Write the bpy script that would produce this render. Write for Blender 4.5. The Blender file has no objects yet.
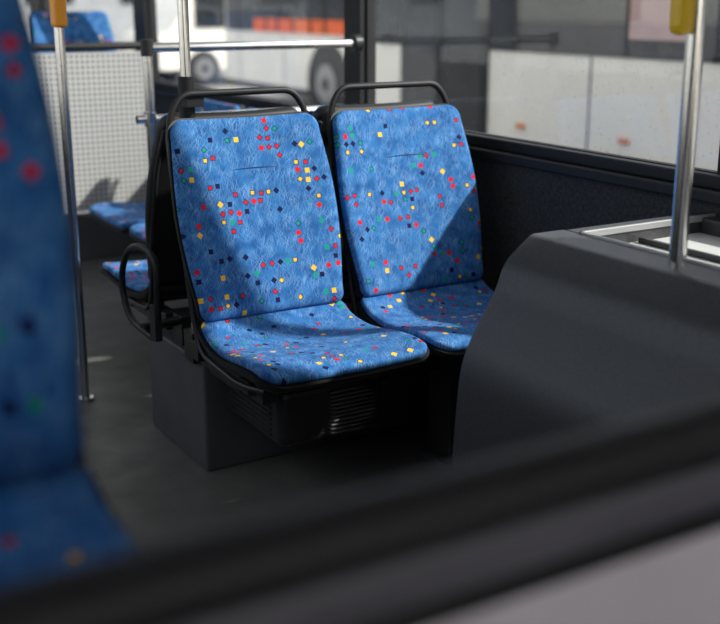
import bpy, math, random
from mathutils import Vector, Matrix
random.seed(4)
scene=bpy.context.scene
COL=scene.collection

# ---------------------------------------------------------------- node helpers
def new_mat(name):
    m=bpy.data.materials.new(name); m.use_nodes=True
    nt=m.node_tree; b=nt.nodes['Principled BSDF']
    return m,nt,b
def mat(name,col,rough=.5,metal=0.,bump=0.,bscale=200.,var=0.,vscale=6.,spec=.5):
    m,nt,b=new_mat(name)
    b.inputs['Roughness'].default_value=rough; b.inputs['Metallic'].default_value=metal
    b.inputs['Specular IOR Level'].default_value=spec
    tc=nt.nodes.new('ShaderNodeTexCoord')
    n=nt.nodes.new('ShaderNodeTexNoise'); n.inputs['Scale'].default_value=vscale; n.inputs['Detail'].default_value=6
    nt.links.new(tc.outputs['Object'],n.inputs['Vector'])
    mr=nt.nodes.new('ShaderNodeMapRange'); mr.inputs[1].default_value=.3; mr.inputs[2].default_value=.7
    mr.inputs[3].default_value=1-var; mr.inputs[4].default_value=1+var
    nt.links.new(n.outputs['Fac'],mr.inputs[0])
    vm=nt.nodes.new('ShaderNodeVectorMath'); vm.operation='SCALE'; vm.inputs[0].default_value=col
    nt.links.new(mr.outputs[0],vm.inputs['Scale']); nt.links.new(vm.outputs[0],b.inputs['Base Color'])
    if bump>0:
        n2=nt.nodes.new('ShaderNodeTexNoise'); n2.inputs['Scale'].default_value=bscale; n2.inputs['Detail'].default_value=2
        nt.links.new(tc.outputs['Object'],n2.inputs['Vector'])
        bp=nt.nodes.new('ShaderNodeBump'); bp.inputs['Strength'].default_value=bump; bp.inputs['Distance'].default_value=.002
        nt.links.new(n2.outputs['Fac'],bp.inputs['Height']); nt.links.new(bp.outputs[0],b.inputs['Normal'])
    return m

class NB:
    def __init__(s,nt): s.nt=nt
    def lk(s,a,b): s.nt.links.new(a,b)
    def put(s,inp,v):
        if isinstance(v,bpy.types.NodeSocket): s.lk(v,inp)
        else: inp.default_value=v
    def m(s,op,a,b=0.,c=0.):
        n=s.nt.nodes.new('ShaderNodeMath'); n.operation=op
        s.put(n.inputs[0],a); s.put(n.inputs[1],b); s.put(n.inputs[2],c); return n.outputs[0]
    def v(s,op,a,b=(0,0,0),sc=None):
        n=s.nt.nodes.new('ShaderNodeVectorMath'); n.operation=op
        s.put(n.inputs[0],a); s.put(n.inputs[1],b)
        if sc is not None: s.put(n.inputs['Scale'],sc)
        return n.outputs['Value'] if op in('LENGTH','DOT_PRODUCT') else n.outputs[0]
    def sep(s,a):
        n=s.nt.nodes.new('ShaderNodeSeparateXYZ'); s.lk(a,n.inputs[0]); return n.outputs
    def mix(s,f,a,b):
        n=s.nt.nodes.new('ShaderNodeMix'); n.data_type='RGBA'
        s.put(n.inputs[0],f)
        for i,v in((6,a),(7,b)):
            s.put(n.inputs[i],v if isinstance(v,bpy.types.NodeSocket) else (*v,1))
        return n.outputs[2]
    def white(s,vec):
        n=s.nt.nodes.new('ShaderNodeTexWhiteNoise'); n.noise_dimensions='3D'; s.lk(vec,n.inputs['Vector']); return n.outputs
    def noise(s,vec,scale,detail=2):
        n=s.nt.nodes.new('ShaderNodeTexNoise'); s.lk(vec,n.inputs['Vector']); n.inputs['Scale'].default_value=scale; n.inputs['Detail'].default_value=detail
        return n.outputs['Fac']
    def mapr(s,x,a,b,c=0.,d=1.):
        n=s.nt.nodes.new('ShaderNodeMapRange'); s.put(n.inputs[0],x)
        for i,v in enumerate((a,b,c,d)): n.inputs[i+1].default_value=v
        return n.outputs[0]

def fabric():
    m,nt,b=new_mat('blue_confetti_fabric'); N=NB(nt)
    uv=nt.nodes.new('ShaderNodeTexCoord').outputs['UV']
    oi=nt.nodes.new('ShaderNodeObjectInfo').outputs['Random']
    off=nt.nodes.new('ShaderNodeCombineXYZ'); N.lk(N.m('MULTIPLY',oi,7.3),off.inputs[0]); N.lk(N.m('MULTIPLY',oi,3.1),off.inputs[1])
    P=N.v('ADD',uv,off.outputs[0])
    # brushed streaks
    base=N.mix(N.mapr(N.noise(P,24,6),.32,.68),(.009,.078,.26),(.026,.155,.41))
    sc=None
    for ang,th,k,zo,sx,sy in((-.8,.57,.85,0,22,330),(-1.25,.56,1.,3,24,360),(-1.75,.57,.9,7,22,340),(-2.35,.60,.8,11,26,340)):
        vr=nt.nodes.new('ShaderNodeVectorRotate'); vr.rotation_type='Z_AXIS'; N.lk(P,vr.inputs['Vector']); vr.inputs['Angle'].default_value=ang
        q=N.v('ADD',N.v('MULTIPLY',vr.outputs[0],(sx,sy,1)),(0,0,float(zo)))
        x=N.m('MULTIPLY',N.mapr(N.noise(q,1,0),th,th+.12),k)
        sc=x if sc is None else N.m('MAXIMUM',sc,x)
    patch=N.mapr(N.noise(P,26,3),.36,.62,.12,1.)
    colr=N.mix(N.m('MULTIPLY',N.m('MULTIPLY',sc,patch),.52),base,(.23,.43,.72))
    # squares
    S=N.v('SCALE',P,sc=40.)
    cell=N.v('FLOOR',S); f=N.v('SUBTRACT',N.v('SUBTRACT',S,cell),(.5,.5,0))
    w1=N.white(cell); w2=N.white(N.v('ADD',cell,(17.3,5.1,9.)))
    c1=N.sep(w1['Color']); c2=N.sep(w2['Color'])
    jit=nt.nodes.new('ShaderNodeCombineXYZ')
    N.lk(N.m('MULTIPLY',N.m('SUBTRACT',c1[0],.5),.24),jit.inputs[0]); N.lk(N.m('MULTIPLY',N.m('SUBTRACT',c1[1],.5),.24),jit.inputs[1])
    f2=N.v('SUBTRACT',f,jit.outputs[0])
    vr=nt.nodes.new('ShaderNodeVectorRotate'); vr.rotation_type='Z_AXIS'; N.lk(f2,vr.inputs['Vector'])
    N.lk(N.m('MULTIPLY',N.m('GREATER_THAN',c1[2],.50),.785),vr.inputs['Angle'])
    a=N.sep(N.v('ABSOLUTE',vr.outputs[0])); d=N.m('MAXIMUM',a[0],a[1])
    clus=N.mapr(N.noise(N.v('SCALE',cell,sc=.30),1,2),.45,.62,.03,.60)
    pres=N.m('LESS_THAN',w2['Value'],clus)
    msk=N.m('MULTIPLY',pres,N.m('LESS_THAN',d,.275))
    h=c2[2]
    sq=N.mix(N.m('GREATER_THAN',h,.33),(.60,.012,.02),(.90,.50,.03))
    sq=N.mix(N.m('GREATER_THAN',h,.60),sq,(.006,.010,.06))
    sq=N.mix(N.m('GREATER_THAN',h,.82),sq,(.008,.28,.20))
    edge=N.m('MULTIPLY',N.m('GREATER_THAN',d,.20),N.m('GREATER_THAN',c2[1],.45))
    sq=N.mix(edge,sq,(.008,.014,.07))
    core=N.m('MULTIPLY',N.m('LESS_THAN',d,.11),N.m('GREATER_THAN',c2[0],.64))
    sq=N.mix(core,sq,(.65,.08,.02))
    N.lk(N.mix(msk,colr,sq),b.inputs['Base Color'])
    b.inputs['Roughness'].default_value=.88; b.inputs['Specular IOR Level'].default_value=.2
    b.inputs['Sheen Weight'].default_value=.05; b.inputs['Sheen Roughness'].default_value=.4
    bp=nt.nodes.new('ShaderNodeBump'); bp.inputs['Strength'].default_value=.25; bp.inputs['Distance'].default_value=.002
    N.lk(N.noise(P,700,2),bp.inputs['Height']); N.lk(bp.outputs[0],b.inputs['Normal'])
    return m

def glass_mat(name,tint,gl=.06,dirt=.045):
    m=bpy.data.materials.new(name); m.use_nodes=True; nt=m.node_tree; nt.nodes.clear(); N=NB(nt)
    o=nt.nodes.new('ShaderNodeOutputMaterial'); t=nt.nodes.new('ShaderNodeBsdfTransparent'); t.inputs[0].default_value=(*tint,1)
    g=nt.nodes.new('ShaderNodeBsdfGlossy'); g.inputs['Roughness'].default_value=.02
    mx=nt.nodes.new('ShaderNodeMixShader'); mx.inputs[0].default_value=gl
    N.lk(t.outputs[0],mx.inputs[1]); N.lk(g.outputs[0],mx.inputs[2])
    d=nt.nodes.new('ShaderNodeBsdfDiffuse'); d.inputs[0].default_value=(.6,.62,.65,1)
    tc=nt.nodes.new('ShaderNodeTexCoord').outputs['Object']
    f=N.m('ADD',N.mapr(N.noise(tc,3,6),.35,.75,0.,dirt),N.mapr(N.noise(tc,110,2),.66,.74,0.,dirt*5))
    m2=nt.nodes.new('ShaderNodeMixShader'); N.lk(f,m2.inputs[0]); N.lk(mx.outputs[0],m2.inputs[1]); N.lk(d.outputs[0],m2.inputs[2])
    N.lk(m2.outputs[0],o.inputs[0]); return m

def perf_mat():
    m,nt,b=new_mat('perforated_panel'); N=NB(nt)
    tc=nt.nodes.new('ShaderNodeTexCoord').outputs['Object']
    x,y,z=N.sep(tc)
    q=N.m('SUBTRACT',N.m('FRACT',N.m('MULTIPLY',x,42.)),.5); r=N.m('SUBTRACT',N.m('FRACT',N.m('MULTIPLY',z,42.)),.5)
    d=N.m('SQRT',N.m('ADD',N.m('MULTIPLY',q,q),N.m('MULTIPLY',r,r)))
    N.lk(N.mix(N.m('LESS_THAN',d,.26),(.46,.46,.45),(.10,.10,.10)),b.inputs['Base Color'])
    b.inputs['Roughness'].default_value=.5
    return m

def floor_mat():
    m,nt,b=new_mat('speckled_vinyl_floor'); N=NB(nt)
    tc=nt.nodes.new('ShaderNodeTexCoord').outputs['Object']
    base=N.mix(N.mapr(N.noise(tc,3,5),.3,.7),(.085,.085,.080),(.14,.14,.13))
    sp=N.mapr(N.noise(tc,260,1),.66,.70)
    N.lk(N.mix(N.m('MULTIPLY',sp,.5),base,(.3,.3,.3)),b.inputs['Base Color'])
    N.lk(N.mapr(N.noise(tc,9,4),.3,.7,.35,.6),b.inputs['Roughness'])
    return m

M=dict(
 fabric=fabric(),
 stitch=mat('navy_stitching',(.010,.06,.20),.8),
 black=mat('black_plastic',(.012,.012,.013),.5,bump=.15,bscale=500,var=.1,spec=.3),
 heat=mat('heater_black_enamel',(.020,.020,.021),.45,bump=.1,bscale=500,var=.1),
 rubber=mat('black_rubber',(.013,.013,.014),.6,spec=.3),
 soft=mat('charcoal_rail_padding',(.022,.021,.024),.5,spec=.4),
 metalb=mat('black_painted_steel',(.018,.018,.020),.4,var=.15,spec=.4),
 chrome=mat('brushed_stainless_steel',(.76,.75,.73),.20,1.,var=.06,vscale=30),
 trimg=mat('light_grey_edge_trim',(.36,.36,.36),.4,.3,var=.06),
 grey=mat('charcoal_moulded_plastic',(.040,.041,.045),.46,bump=.2,bscale=380,var=.30,vscale=170),
 greyp=mat('dark_grey_pedestal',(.085,.085,.092),.55,bump=.2,bscale=300,var=.15),
 carpet=mat('dark_wall_felt',(.036,.036,.038),.95,bump=.8,bscale=260,var=.5,vscale=110),
 light=mat('light_grey_laminate',(.62,.62,.60),.45,var=.08),
 beige=mat('pale_grey_panel',(.92,.82,.87),.5,var=.08),
 midgrey=mat('mid_grey_sheen_and_seams',(.150,.138,.168),.4,var=.1),  # painted sheen on the near rail, also plain grey of bus panel seams
 slat=mat('grey_grille',(.11,.11,.105),.5,var=.15,vscale=20),
 yellow=mat('yellow_plastic',(.80,.50,.01),.35),
 orange=mat('orange_plastic',(.85,.33,.01),.35),
 ceil=mat('ceiling_white',(.7,.7,.7),.6),
 white=mat('white_coach_paint',(.90,.85,.75),.35,var=.05,vscale=1.5),
 dglass=mat('dark_vehicle_glass',(.016,.020,.026),.12,var=.6,vscale=1.1,spec=.3),
 pink=mat('pink_poster',(.50,.33,.31),.5,var=.1),
 tire=mat('tyre_rubber',(.015,.015,.015),.8),
 hub=mat('wheel_hub_steel',(.35,.35,.35),.35,.8),
 asphalt=mat('asphalt',(.26,.25,.24),.9,bump=.4,bscale=60,var=.2,vscale=1.2),
 orangep=mat('orange_vehicle_paint',(.85,.12,.01),.4,var=.1),
 red=mat('orange_marker_lens',(.70,.24,.09),.3),
 build=mat('pale_concrete_facade',(.32,.33,.34),.8,var=.15,vscale=.5),
 perf=perf_mat(), floor=floor_mat(),
 glass=glass_mat('bus_window_glass',(.93,.95,.96)),
)

# ---------------------------------------------------------------- mesh builder
class MB:
    def __init__(s): s.v=[];s.f=[];s.mi=[];s.uv={};s.mats=[]
    def mid(s,m):
        if m not in s.mats: s.mats.append(m)
        return s.mats.index(m)
    def box(s,x0,x1,y0,y1,z0,z1,m,rot=None,piv=(0,0,0)):
        b=len(s.v); i=s.mid(m)
        for z in(z0,z1):
            for x,y in((x0,y0),(x1,y0),(x1,y1),(x0,y1)):
                p=Vector((x,y,z))
                if rot is not None: p=rot@(p-Vector(piv))+Vector(piv)
                s.v.append(tuple(p))
        for f in((3,2,1,0),(4,5,6,7),(0,1,5,4),(1,2,6,5),(2,3,7,6),(3,0,4,7)):
            s.f.append([b+k for k in f]); s.mi.append(i)
        return s
    def tube(s,pts,r,m,n=12,closed=False,flat=1.):
        i=s.mid(m); pts=[Vector(p) for p in pts]; b=len(s.v); L=len(pts)
        t0=(pts[1]-pts[0]).normalized()
        up=Vector((0,0,1)) if abs(t0.z)<.9 else Vector((1,0,0))
        nrm=t0.cross(up).normalized()
        for k,p in enumerate(pts):
            if closed: t=(pts[(k+1)%L]-pts[k-1]).normalized()
            else: t=(pts[min(k+1,L-1)]-pts[max(k-1,0)]).normalized()
            nrm=(nrm-t*nrm.dot(t)).normalized(); bn=t.cross(nrm)
            rr=r[k] if isinstance(r,(list,tuple)) else r
            for j in range(n):
                a=2*math.pi*j/n; s.v.append(tuple(p+nrm*math.cos(a)*rr+bn*math.sin(a)*rr*flat))
        for k in range(L if closed else L-1):
            k2=(k+1)%L
            for j in range(n):
                j2=(j+1)%n
                s.f.append([b+k*n+j,b+k*n+j2,b+k2*n+j2,b+k2*n+j]); s.mi.append(i)
        if not closed:
            s.f.append([b+j for j in range(n)][::-1]); s.mi.append(i)
            s.f.append([b+(L-1)*n+j for j in range(n)]); s.mi.append(i)
        return s
    def prism(s,poly,y0,y1,m):
        i=s.mid(m); b=len(s.v); n=len(poly)
        for y in(y0,y1):
            for x,z in poly: s.v.append((x,y,z))
        for k in range(n):
            s.f.append([b+k,b+(k+1)%n,b+n+(k+1)%n,b+n+k]); s.mi.append(i)
        s.f.append([b+k for k in range(n)][::-1]); s.mi.append(i)
        s.f.append([b+n+k for k in range(n)]); s.mi.append(i)
        return s
    def pad(s,prof,hw,T,thick,re,rb,rt,m,dish=0.,shift=0.,nu=28,nt=36,ext=0.):
        P=[Vector((0,a,c)) for a,c in prof]
        fine=[]
        for k in range(len(P)-1):
            p0=P[max(k-1,0)];p1=P[k];p2=P[k+1];p3=P[min(k+2,len(P)-1)]
            for q in range(12):
                t=q/12; fine.append(.5*((2*p1)+(p2-p0)*t+(2*p0-5*p1+4*p2-p3)*t*t+(3*p1-p0-3*p2+p3)*t**3))
        fine.append(P[-1])
        if ext:
            fine.insert(0,fine[0]-(fine[1]-fine[0]).normalized()*ext); fine.append(fine[-1]+(fine[-1]-fine[-2]).normalized()*ext)
        acc=[0]
        for k in range(1,len(fine)): acc.append(acc[-1]+(fine[k]-fine[k-1]).length)
        L=acc[-1]
        def at(d):
            d=min(max(d,0),L)
            for k in range(1,len(acc)):
                if acc[k]>=d:
                    u=(d-acc[k-1])/max(acc[k]-acc[k-1],1e-9); return fine[k-1].lerp(fine[k],u)
            return fine[-1]
        i=s.mid(m); b=len(s.v)
        for side in(0,1):
            for j in range(nt+1):
                t=L*(1-math.cos(math.pi*j/nt))/2
                c=at(t); tg=(at(t+.02)-at(t-.02)).normalized(); n=Vector((0,-tg.z,tg.y))
                w=hw(t/L)
                if t<rb: w=w-rb+math.sqrt(max(rb*rb-(rb-t)**2,0))
                if L-t<rt: w=w-rt+math.sqrt(max(rt*rt-(rt-(L-t))**2,0))
                for k in range(nu+1):
                    x=w*math.sin((2*k/nu-1)*math.pi/2)
                    ds=min(w-abs(x),t,L-t); q=1-min(ds/re,1)
                    o=shift+dish*(x/.23)**2
                    if side==0: o+=T*math.sqrt(max(1-q*q,0))
                    else: o-=thick*(.35+.65*math.sqrt(max(1-q*q,0)))
                    p=c+n*o; s.v.append((x,p.y,p.z))
                    s.uv[len(s.v)-1]=(x+.5,t+(.9 if tg.y>.5 else 0))
        st=(nu+1)*(nt+1); g=lambda sd,j,k:b+sd*st+j*(nu+1)+k
        for j in range(nt):
            for k in range(nu):
                s.f.append([g(0,j,k),g(0,j,k+1),g(0,j+1,k+1),g(0,j+1,k)]); s.mi.append(i)
                s.f.append([g(1,j,k),g(1,j+1,k),g(1,j+1,k+1),g(1,j,k+1)]); s.mi.append(i)
        for j in range(nt):
            s.f.append([g(0,j,0),g(0,j+1,0),g(1,j+1,0),g(1,j,0)]); s.mi.append(i)
            s.f.append([g(0,j,nu),g(1,j,nu),g(1,j+1,nu),g(0,j+1,nu)]); s.mi.append(i)
        for k in range(nu):
            s.f.append([g(0,0,k),g(1,0,k),g(1,0,k+1),g(0,0,k+1)]); s.mi.append(i)
            s.f.append([g(0,nt,k),g(0,nt,k+1),g(1,nt,k+1),g(1,nt,k)]); s.mi.append(i)
        return s
    def obj(s,name,parent=None,smooth=False,bevel=0.,split=50):
        me=bpy.data.meshes.new(name); me.from_pydata(s.v,[],s.f)
        for m in s.mats: me.materials.append(m)
        for p,i in zip(me.polygons,s.mi): p.material_index=i; p.use_smooth=bool(smooth)
        if s.uv:
            u=me.uv_layers.new(name='UVMap')
            for l in me.loops: u.data[l.index].uv=s.uv.get(l.vertex_index,(0,0))
        me.update()
        o=bpy.data.objects.new(name,me); COL.objects.link(o)
        if smooth:
            o.modifiers.new('es','EDGE_SPLIT').split_angle=math.radians(split)
        if bevel: 
            bv=o.modifiers.new('bv','BEVEL'); bv.width=bevel; bv.segments=3; bv.limit_method='ANGLE'
        if parent: o.parent=parent
        return o
def thing(name,label,cat,loc=(0,0,0),rz=0.,group=None):
    e=bpy.data.objects.new(name,None); e.empty_display_size=.1; COL.objects.link(e)
    e.location=loc; e.rotation_euler=(0,0,rz); e['label']=label; e['category']=cat
    if group: e['group']=group
    return e
def tag(o,label,cat,group=None):
    o['label']=label;o['category']=cat
    if group:o['group']=group
    return o
def struct(o): o['kind']='structure'; return o
def arc_pts(ctrl,r,n=6):
    out=[Vector(ctrl[0])]
    for k in range(1,len(ctrl)-1):
        a,b,c=Vector(ctrl[k-1]),Vector(ctrl[k]),Vector(ctrl[k+1])
        rr=min(r,(a-b).length*.48,(c-b).length*.48)
        p=b+(a-b).normalized()*rr; q=b+(c-b).normalized()*rr
        for j in range(n+1):
            t=j/n; out.append((1-t)**2*p+2*t*(1-t)*b+t*t*q)
    out.append(Vector(ctrl[-1])); return out

# ---------------------------------------------------------------- seats
BACK=[(-.150,.486),(-.138,.53),(-.106,.63),(-.074,.73),(-.034,.86),(.018,1.008)]
BACKLOW=[(-.140,.478),(-.128,.53),(-.108,.63),(-.09,.73),(-.07,.82),(-.045,.90)]
CUSH=[(-.588,.440),(-.565,.449),(-.50,.454),(-.42,.448),(-.32,.436),(-.24,.440),(-.185,.454),(-.142,.482)]
def seat(root,low=False,legz=.33,front_leg=False,arm=False,handle=True):
    bk=BACKLOW if low else BACK; topz=bk[-1][1]; ty=0 if low else .03
    bw=lambda t:.219+.018*math.sin(min(max(t*1.25-.12,0),1)*math.pi)+.006*t
    cw=lambda t:.239-.018*max(0,(t-.35)/.65)
    MB().pad(bk,bw,.016,.02,.022,.03,.045,M['fabric'],dish=.016).obj('backrest',root,True)
    MB().pad(CUSH,cw,.010,.012,.014,.05,.02,M['fabric'],dish=.010).obj('cushion',root,True)
    MB().pad(bk,lambda t:bw(t)+.005,0,.028,.02,.035,.050,M['black'],dish=.016,shift=-.010,ext=.007).obj('backrest_shell',root,True)
    MB().pad(CUSH,lambda t:cw(t)+.008,0,.026,.02,.06,.03,M['black'],dish=.010,shift=-.011,ext=.009).obj('seat_shell',root,True)
    s=MB(); zz=topz-.135
    yy=(-.031 if not low else -.090)-.0160
    s.tube([(-.07+.14*k/10,yy,zz+.004*math.cos((-.07+.14*k/10)*20)) for k in range(11)],.0012,M['stitch'],6); s.obj('seam',root,True)
    fr=MB()
    for sx in(-1,1):
        side=[(sx*.20,-.50,.395),(sx*.222,-.40,.385),(sx*.222,-.15,.40),(sx*.224,-.110,.50),(sx*.228,-.085,.64),(sx*.228,-.024+ty*.3,.86),(sx*.216,.002+ty,topz-.04)]
        fr.tube(arc_pts(side,.08),.008,M['metalb'],10)
    for sx in(-1,1):
        fr.box(sx*.17-.02,sx*.17+.02,-.46,.035,.345,.395,M['metalb'])
        fr.box(sx*.17-.025,sx*.17+.025,-.028,.038,legz,.42,M['metalb'])
        fr.box(sx*.17-.008,sx*.17+.008,-.30,-.10,.325,.36,M['metalb'])
    fr.box(-.21,.21,-.42,-.36,.36,.395,M['metalb']); fr.box(-.21,.21,-.10,-.05,.36,.41,M['metalb'])
    fr.box(-.19,.19,-.03,.03,.36,.40,M['metalb'])
    fr.obj('seat_frame',root,False,.003)
    if handle and not low:
        h=arc_pts([(-.214,.002+ty,topz-.05),(-.204,.008+ty,topz+.02),(-.168,.014+ty,topz+.068),(.168,.014+ty,topz+.068),(.204,.008+ty,topz+.02),(.214,.002+ty,topz-.05)],.04)
        MB().tube(h,.0088,M['black'],12,flat=1.1).obj('grab_handle',root,True)
    if front_leg:
        MB().box(-.02,.06,-.33,-.22,0,.37,M['greyp']).box(-.05,.09,-.36,-.19,0,.012,M['greyp']).obj('leg',root,False,.004)
    if arm:
        X=.315
        loop=[(X,.165,.630),(X,.060,.650),(X,-.045,.620),(X,-.110,.55),(X,-.115,.475),(X,-.065,.415),(X,.045,.400),(X,.145,.41),(X,.17,.52)]
        pts=[]
        L=len(loop)
        for k in range(L):
            p0,p1,p2,p3=[Vector(loop[(k+d)%L]) for d in(-1,0,1,2)]
            for q in range(6):
                t=q/6; pts.append(.5*((2*p1)+(p2-p0)*t+(2*p0-5*p1+4*p2-p3)*t*t+(3*p1-p0-3*p2+p3)*t**3))
        a=MB().tube(pts,.010,M['black'],10,closed=True)
        a.tube([(X+.004,.05,.41),(.20,.03,.41)],.014,M['black'],10)
        a.box(X-.010,X+.010,.13,.17,.40,.50,M['black'])
        a.obj('armrest',root,True)

e=thing('bus_seat',"sunlit blue confetti-patterned bus seat in black shell beside the aisle",'seat',(1.312,2.80,0)); seat(e)
e=thing('bus_seat',"half-shaded blue confetti-patterned bus seat next to the window",'seat',(1.812,2.80,0)); seat(e,front_leg=True)
e=thing('bus_seat',"rear-facing blue patterned bus seat with black loop armrest",'seat',(1.350,2.985,0),math.pi); seat(e,arm=True,handle=False)
e=thing('bus_seat',"rear-facing blue patterned bus seat by the window",'seat',(1.850,2.985,0),math.pi); seat(e,handle=False)
e=thing('bus_seat',"blue confetti-patterned bus seat on a tall podium",'seat',(.068,1.17,.385)); seat(e)
for yc in(3.90,4.41):
    e=thing('bus_seat',"low-backed blue patterned seat facing the aisle",'seat',(2.0,yc,0),-math.pi/2,'aisle-facing bench seats'); seat(e,low=True,legz=0.)
for xc in(1.39,1.90):
    e=thing('bus_seat',"blue patterned rear seat on a raised platform",'seat',(xc,6.35,.25),0,'raised rear seats'); seat(e,legz=-.0,handle=False)

# pedestal
p=MB().box(1.14,2.17,2.76,3.20,0,.33,M['greyp']).obj('seat_pedestal',None,False,.008); tag(p,"dark grey box pedestal carrying the double seats",'pedestal')
p=MB().box(-.18,.29,1.08,1.40,0,.715,M['greyp']).obj('seat_pedestal',None,False,.01); tag(p,"tall dark grey podium under the raised seat",'pedestal')
p=MB().box(1.0,2.17,5.6,8.15,0,.25,M['greyp']).obj('raised_platform',None,False,.01); tag(p,"low dark platform under the rear seats",'platform')

# heater
e=thing('floor_heater',"black under-seat heater box with louvred grille",'heater',(0,0,0))
MB().box(1.20,1.52,2.40,2.757,.185,.345,M['heat']).obj('housing',e,False,.022)
g=MB()
for k in range(11):
    z=.205+k*.0115
    q=abs(k-5)/5; xr=1.452+.030*math.sqrt(max(0,1-q**3))
    g.box(1.345,xr,2.386,2.401,z,z+.0045,M['slat'])
g.obj('grille',e,False,.001)
g=MB()
for k in range(8):
    z=.21+k*.015
    g.box(1.194,1.203,2.45,2.70,z,z+.005,M['metalb'])
g.obj('side_louvre',e)

# ---------------------------------------------------------------- poles and rails
def pole(name,label,x,y,z0,z1,r=.018,fl=.04):
    e=thing(name,label,'pole',(x,y,z0))
    MB().tube([(0,0,0),(0,0,z1-z0)],r,M['chrome'],24).obj('pole',e,True)
    if fl: MB().tube([(0,0,0),(0,0,.012)],fl,M['chrome'],24).obj('base_flange',e,True)
    return e
e=pole('grab_pole',"chrome floor-to-ceiling grab pole with orange stop button",1.022,3.53,0,2.3,.0155,.028)
MB().box(-.024,.018,-.045,.01,1.240,1.40,M['orange']).obj('stop_button',e,False,.01)
e=pole('grab_pole',"chrome grab pole with yellow button standing on grey console",1.685,1.545,.8,2.3,.0175,0)
MB().box(-.062,-.022,-.022,.022,.456,.60,M['yellow']).obj('stop_button',e,False,.018)
e=pole('grab_pole',"chrome grab pole with black clamp rising behind the seat",1.180,2.895,.33,2.3,.015,.025)
MB().tube([(0,0,.66),(0,0,.79)],.022,M['black'],20).box(-.02,.03,-.05,.0,.71,.745,M['black']).obj('clamp',e,True)
e=thing('handrail',"horizontal chrome handrail ending at the window pillar",'handrail',(0,0,0))
PX,PY=1.345,3.63
MB().tube([(PX,PY,1.168),(2.165,PY,1.168)],.016,M['chrome'],16).obj('top_rail',e,True)
MB().tube([(PX-.05,PY,.93),(2.165,PY,.93)],.014,M['chrome'],16).obj('lower_rail',e,True)
MB().tube([(PX,PY,0),(PX,PY,1.18)],.016,M['chrome'],16).obj('post',e,True)
MB().tube([(PX,PY,1.14),(PX,PY,1.195)],.022,M['metalb'],16).obj('fitting',e,True)
MB().tube([(PX,PY,.905),(PX,PY,.955)],.022,M['chrome'],16).obj('fitting',e,True)
MB().tube([(2.15,PY,1.168),(2.178,PY,1.168)],.032,M['metalb'],20).obj('fitting',e,True)

# perforated partition
e=thing('partition_screen',"light grey perforated partition with steel rails",'partition',(0,0,0))
MB().box(1.05,1.80,4.90,4.91,.40,1.10,M['perf']).obj('panel',e)
MB().tube([(1.03,4.905,1.125),(1.82,4.905,1.125)],.018,M['metalb'],14).obj('top_rail',e,True)
MB().tube([(1.03,4.905,.385),(1.82,4.905,.385)],.016,M['chrome'],14).obj('bottom_rail',e,True)
for x in(1.04,1.81):
    MB().tube([(x,4.905,0),(x,4.905,1.14)],.016,M['metalb'],14).obj('post',e,True)

# ---------------------------------------------------------------- console
e=thing('wheel_arch_console',"charcoal moulded wheel-arch console with open storage tray",'console',(0,0,0))
def roundpoly(ps,r,n=5):
    out=[]
    L=len(ps)
    for k in range(L):
        a,b,c=[Vector((ps[(k+d)%L][0],ps[(k+d)%L][1])) for d in(-1,0,1)]
        rr=r[k]
        if rr==0: out.append((b.x,b.y)); continue
        p=b+(a-b).normalized()*rr; q=b+(c-b).normalized()*rr
        for j in range(n+1):
            t=j/n; w=(1-t)**2*p+2*t*(1-t)*b+t*t*q; out.append((w.x,w.y))
    return out
prof=roundpoly([(1.41,0),(1.42,.33),(1.437,.53),(1.532,.685),(1.552,.742),(1.628,.80),(1.73,.80),(1.73,0)],[0,.08,.06,.018,.030,.012,.006,0],6)
MB().prism(prof,.62,1.94,M['grey']).obj('side_cover',e,True,0.,30)
b=MB().box(1.73,2.17,1.88,1.94,0,.80,M['grey']).box(1.73,2.17,.62,.70,0,.80,M['grey']).box(2.12,2.17,.70,1.88,0,.80,M['grey'])
b.obj('rim',e,False,.006)
MB().box(1.732,2.12,.70,1.88,.70,.762,M['light']).obj('tray',e)
b=MB()
b.box(1.724,1.734,.70,1.885,.79,.806,M['trimg']).box(1.724,2.17,1.875,1.885,.79,.806,M['trimg'])
b.box(1.90,1.915,.70,1.87,.762,.775,M['metalb'])
b.obj('tray_trim',e,False,.002)

# ---------------------------------------------------------------- near partition
e=thing('driver_partition',"low partition with black rubber top rail and pale panel",'partition',(0,0,0))
MB().tube([(-.15,.56,.986),(1.30,.56,.986)],.026,M['soft'],20).obj('top_rail',e,True)
MB().box(-.15,1.30,.544,.575,.922,.970,M['midgrey']).obj('rail_sheen_band',e,False,.018)  # lighter band paints in the broad sheen along the rail
MB().box(-.15,1.30,.55,.58,.902,.925,M['soft']).box(-.15,.36,.552,.58,.0,.925,M['soft']).box(1.27,1.30,.552,.58,.0,.925,M['soft']).obj('frame',e,False,.003)
MB().box(.355,1.275,.56,.572,.05,.905,M['beige']).obj('panel',e)

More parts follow.
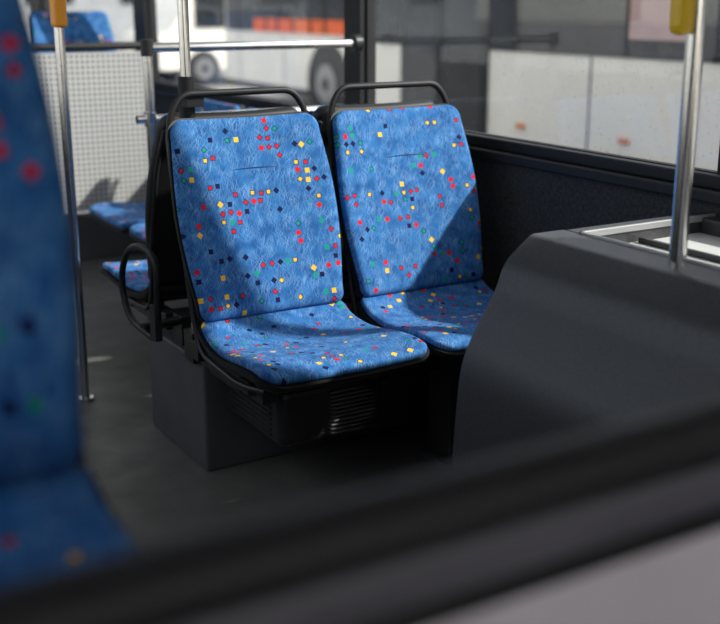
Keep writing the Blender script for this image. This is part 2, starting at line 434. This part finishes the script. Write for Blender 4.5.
# ---------------------------------------------------------------- structure
ZT=2.24
struct(MB().box(-.35,2.35,-3,8.3,-.06,0,M['floor']).obj('floor'))
struct(MB().box(-.35,2.35,-3,8.3,2.3,2.38,M['ceil']).obj('ceiling'))
pill=[(-3,-2.8),(-.9,-.78),(1.86,1.91),(3.66,3.78),(5.95,6.13),(8.05,8.2)]
w=MB().box(2.18,2.30,-3,8.3,0,.865,M['carpet']).box(2.18,2.30,-3,8.3,ZT,2.3,M['ceil']).box(2.19,2.29,1.40,1.86,1.62,ZT,M['ceil']).box(2.19,2.29,-3,1.40,1.25,ZT,M['ceil'])  # last boxes: unseen blinds added over front windows to keep sun off the floor
for a,c in pill: w.box(2.20,2.27 if a!=1.86 else 2.245,a,c,.865,ZT,M['rubber'])
struct(w.obj('wall_right'))
w=MB().box(-.35,-.22,-3,8.3,0,.865,M['carpet']).box(-.35,-.22,-3,8.3,ZT,2.3,M['ceil']).box(-.34,-.24,-.8,.7,.865,ZT,M['carpet'])  # last box: unseen closed section added over windows to darken the near seat
for a,c in pill: w.box(-.33,-.23,a,c,.865,ZT,M['rubber'])
struct(w.obj('wall_left'))
struct(MB().box(-.35,2.35,8.2,8.3,0,.95,M['carpet']).box(-.35,2.35,8.2,8.3,1.9,2.3,M['ceil']).box(-.35,.0,8.2,8.3,.95,1.9,M['rubber']).box(2.2,2.35,8.2,8.3,.95,1.9,M['rubber']).obj('wall_back'))
struct(MB().box(-.35,2.35,-3.1,-3,0,.95,M['carpet']).box(-.35,2.35,-3.1,-3,2.1,2.3,M['ceil']).obj('wall_front'))
t=MB().box(2.135,2.19,-3,8.2,.835,.865,M['rubber']).box(2.165,2.20,-3,8.2,.865,.900,M['rubber'])
struct(t.obj('trim_1',None,False,.006))
n=1
for sx in(1,-1):
    X=2.235 if sx>0 else -.28
    for k in range(len(pill)-1):
        y0,y1=pill[k][1],pill[k+1][0]
        w=MB().box(X-.003,X+.003,y0,y1,.87,ZT,M['glass'])
        w.box(X-.008,X+.008,y0,y0+.008,.87,ZT,M['rubber']).box(X-.008,X+.008,y1-.008,y1,.87,ZT,M['rubber']).box(X-.012,X+.012,y0,y1,.86,.898,M['rubber'])
        struct(w.obj('window_%d'%n)); n+=1
struct(MB().box(0,2.2,8.245,8.25,.95,1.9,M['glass']).obj('window_%d'%n))

# ---------------------------------------------------------------- outside
g=MB().box(-60,90,-40,120,-.45,-.35,M['asphalt']).obj('ground'); struct(g)
def wheel(parent,x,y,z,r,w,axis='x'):
    b=MB()
    pr=[(0,r*.80),(.12*w,r*.97),(.3*w,r),(.7*w,r),(.88*w,r*.97),(w,r*.80)]
    b.tube([(p[0]-w/2,0,0) for p in pr],[p[1] for p in pr],M['tire'],36)
    b.tube([(-w/2-.012,0,0),(-w/2+.02,0,0)],r*.58,M['hub'],30); b.tube([(w/2-.02,0,0),(w/2+.012,0,0)],r*.58,M['hub'],30)
    b.tube([(-w/2-.03,0,0),(w/2+.03,0,0)],r*.2,M['metalb'],16)
    o=b.obj('wheel',parent,True); o.location=(x,y,z)
    if axis=='y': o.rotation_euler=(0,0,math.pi/2)
def bus(label,x,y0,y1,beltz,wheels,seams,orange=False,paint='white',door=None,poster=None,markers=()):
    e=thing('bus',label,'bus',(x,y0,-.35)); L=y1-y0; H=3.0
    b=MB()
    prof=[(0,.28),(0,beltz),(.02,beltz+.02),(.06,H-.25),(.22,H),(2.3,H),(2.48,H-.25),(2.5,.28)]
    b.prism(prof,0,L,M[paint]); b.obj('body',e)
    g=MB().box(-.012,.03,.12,L-.12,beltz,H-.45,M['dglass']); g.obj('window_band',e)
    g=MB()
    for s in seams: g.box(-.008,.01,s-.006,s+.006,.30,beltz,M['midgrey'])
    g.box(-.018,.02,0,L,.28,.38,M['rubber'])
    k=.25
    while k<L: g.box(-.02,.02,k-.03,k+.03,beltz,H-.45,M['rubber']); k+=1.45
    g.obj('panel_trim',e)
    if poster: MB().box(-.022,.0,poster[0],poster[1],beltz+.12,beltz+.9,M['pink']).obj('poster',e)
    if door:
        a,c=door; m=(a+c)/2
        for p,q in((a,m-.02),(m+.02,c)):
            MB().box(-.025,.0,p,q,.36,H-.5,M['rubber']).box(-.030,-.02,p+.06,q-.06,.50,H-.6,M['dglass']).obj('door',e)
    for wy in wheels:
        MB().tube([(-.02,wy,.5),(.05,wy,.5)],.60,M['rubber'],32).obj('wheel_arch',e,True)
        wheel(e,.10,wy,.50,.48,.28)
    for s in markers:
        MB().box(-.02,.0,s-.045,s+.045,.75,.79,M['red']).obj('marker_light',e,False,.005)
    if orange:
        g=MB(); yy=1.1
        for wd in(.5,.35,.45,.45,.3,.4):
            g.box(-.03,.0,yy,yy+wd,beltz+.0,beltz+.20,M['orangep']); yy+=wd+.09
        g.obj('orange_stripe',e)
bus("white parked bus with dark windows, door and panel seams",5.3,.5,8.8,1.31,[1.5],[.9,2.0,3.2,4.3,5.26,8.1],False,'white',(6.4,7.6),(4.35,4.9),(2.6,3.7,4.9,5.98))
bus("white parked bus with orange lettering stripe and wheel",8.0,12.6,17.8,1.20,[1.6],[3.0,4.6],True)
e=thing('van',"white delivery van parked on the asphalt",'van',(8.05,21.,-.35))
pr=[(0,.35),(0,1.0),(.25,1.12),(.85,2.0),(1.2,2.2),(4.9,2.2),(5.0,2.0),(5.0,.35)]
MB().prism(pr,0,2.0,M['white']).obj('body',e)
MB().box(.75,1.5,-.02,.0,1.15,1.85,M['dglass']).obj('side_window',e)
for wx in(.9,4.0):
    for wy in(.05,1.95): wheel(e,wx,wy,.36,.36,.22,'y')
f=MB().box(-30,60,46,48,-.35,9,M['build'])
for k in range(22):
    f.box(-28+k*4,-26+k*4,45.95,46,1.2,3.0,M['dglass']); f.box(-28+k*4,-26+k*4,45.95,46,4.6,6.6,M['dglass'])
o=f.obj('depot_building'); tag(o,"pale concrete depot building with dark windows",'building')
f=MB().box(26,27,-30,44,-.35,8,M['build'])
for k in range(16): f.box(25.95,26,-28+k*4.4,-25+k*4.4,.6,3.4,M['dglass'])
o=f.obj('depot_building'); tag(o,"long grey depot hall beyond the parked buses",'building')

# ---------------------------------------------------------------- light
W=bpy.data.worlds.new('World'); scene.world=W; W.use_nodes=True; nt=W.node_tree; N=NB(nt)
sky=nt.nodes.new('ShaderNodeTexSky'); sky.sky_type='NISHITA'; sky.sun_disc=False; sky.sun_elevation=math.radians(38)
d=Vector((-1.,.755,-.97))
sky.sun_rotation=math.atan2(-d.x,-d.y)
N.lk(N.mix(.78,sky.outputs[0],(2.0,1.85,1.68)),nt.nodes['Background'].inputs[0]); nt.nodes['Background'].inputs[1].default_value=1.4
s=bpy.data.lights.new('sun','SUN'); s.energy=15; s.angle=math.radians(1.6); s.color=(1,.95,.86)
so=bpy.data.objects.new('sun',s); COL.objects.link(so); so.rotation_euler=d.to_track_quat('-Z','Y').to_euler()

# ---------------------------------------------------------------- camera
cd=bpy.data.cameras.new('camera'); cam=bpy.data.objects.new('camera',cd); COL.objects.link(cam)
cd.sensor_width=36; cd.lens=55; cd.clip_start=.02; cd.clip_end=300
cam.location=(0,0,1.32)
cam.rotation_euler=(math.radians(90-15.8),0,-math.radians(31))
cd.dof.use_dof=True; cd.dof.focus_distance=2.85; cd.dof.aperture_fstop=2.1
scene.camera=cam
scene.view_settings.view_transform='Standard'
scene.view_settings.look='None'
scene.view_settings.exposure=-.92
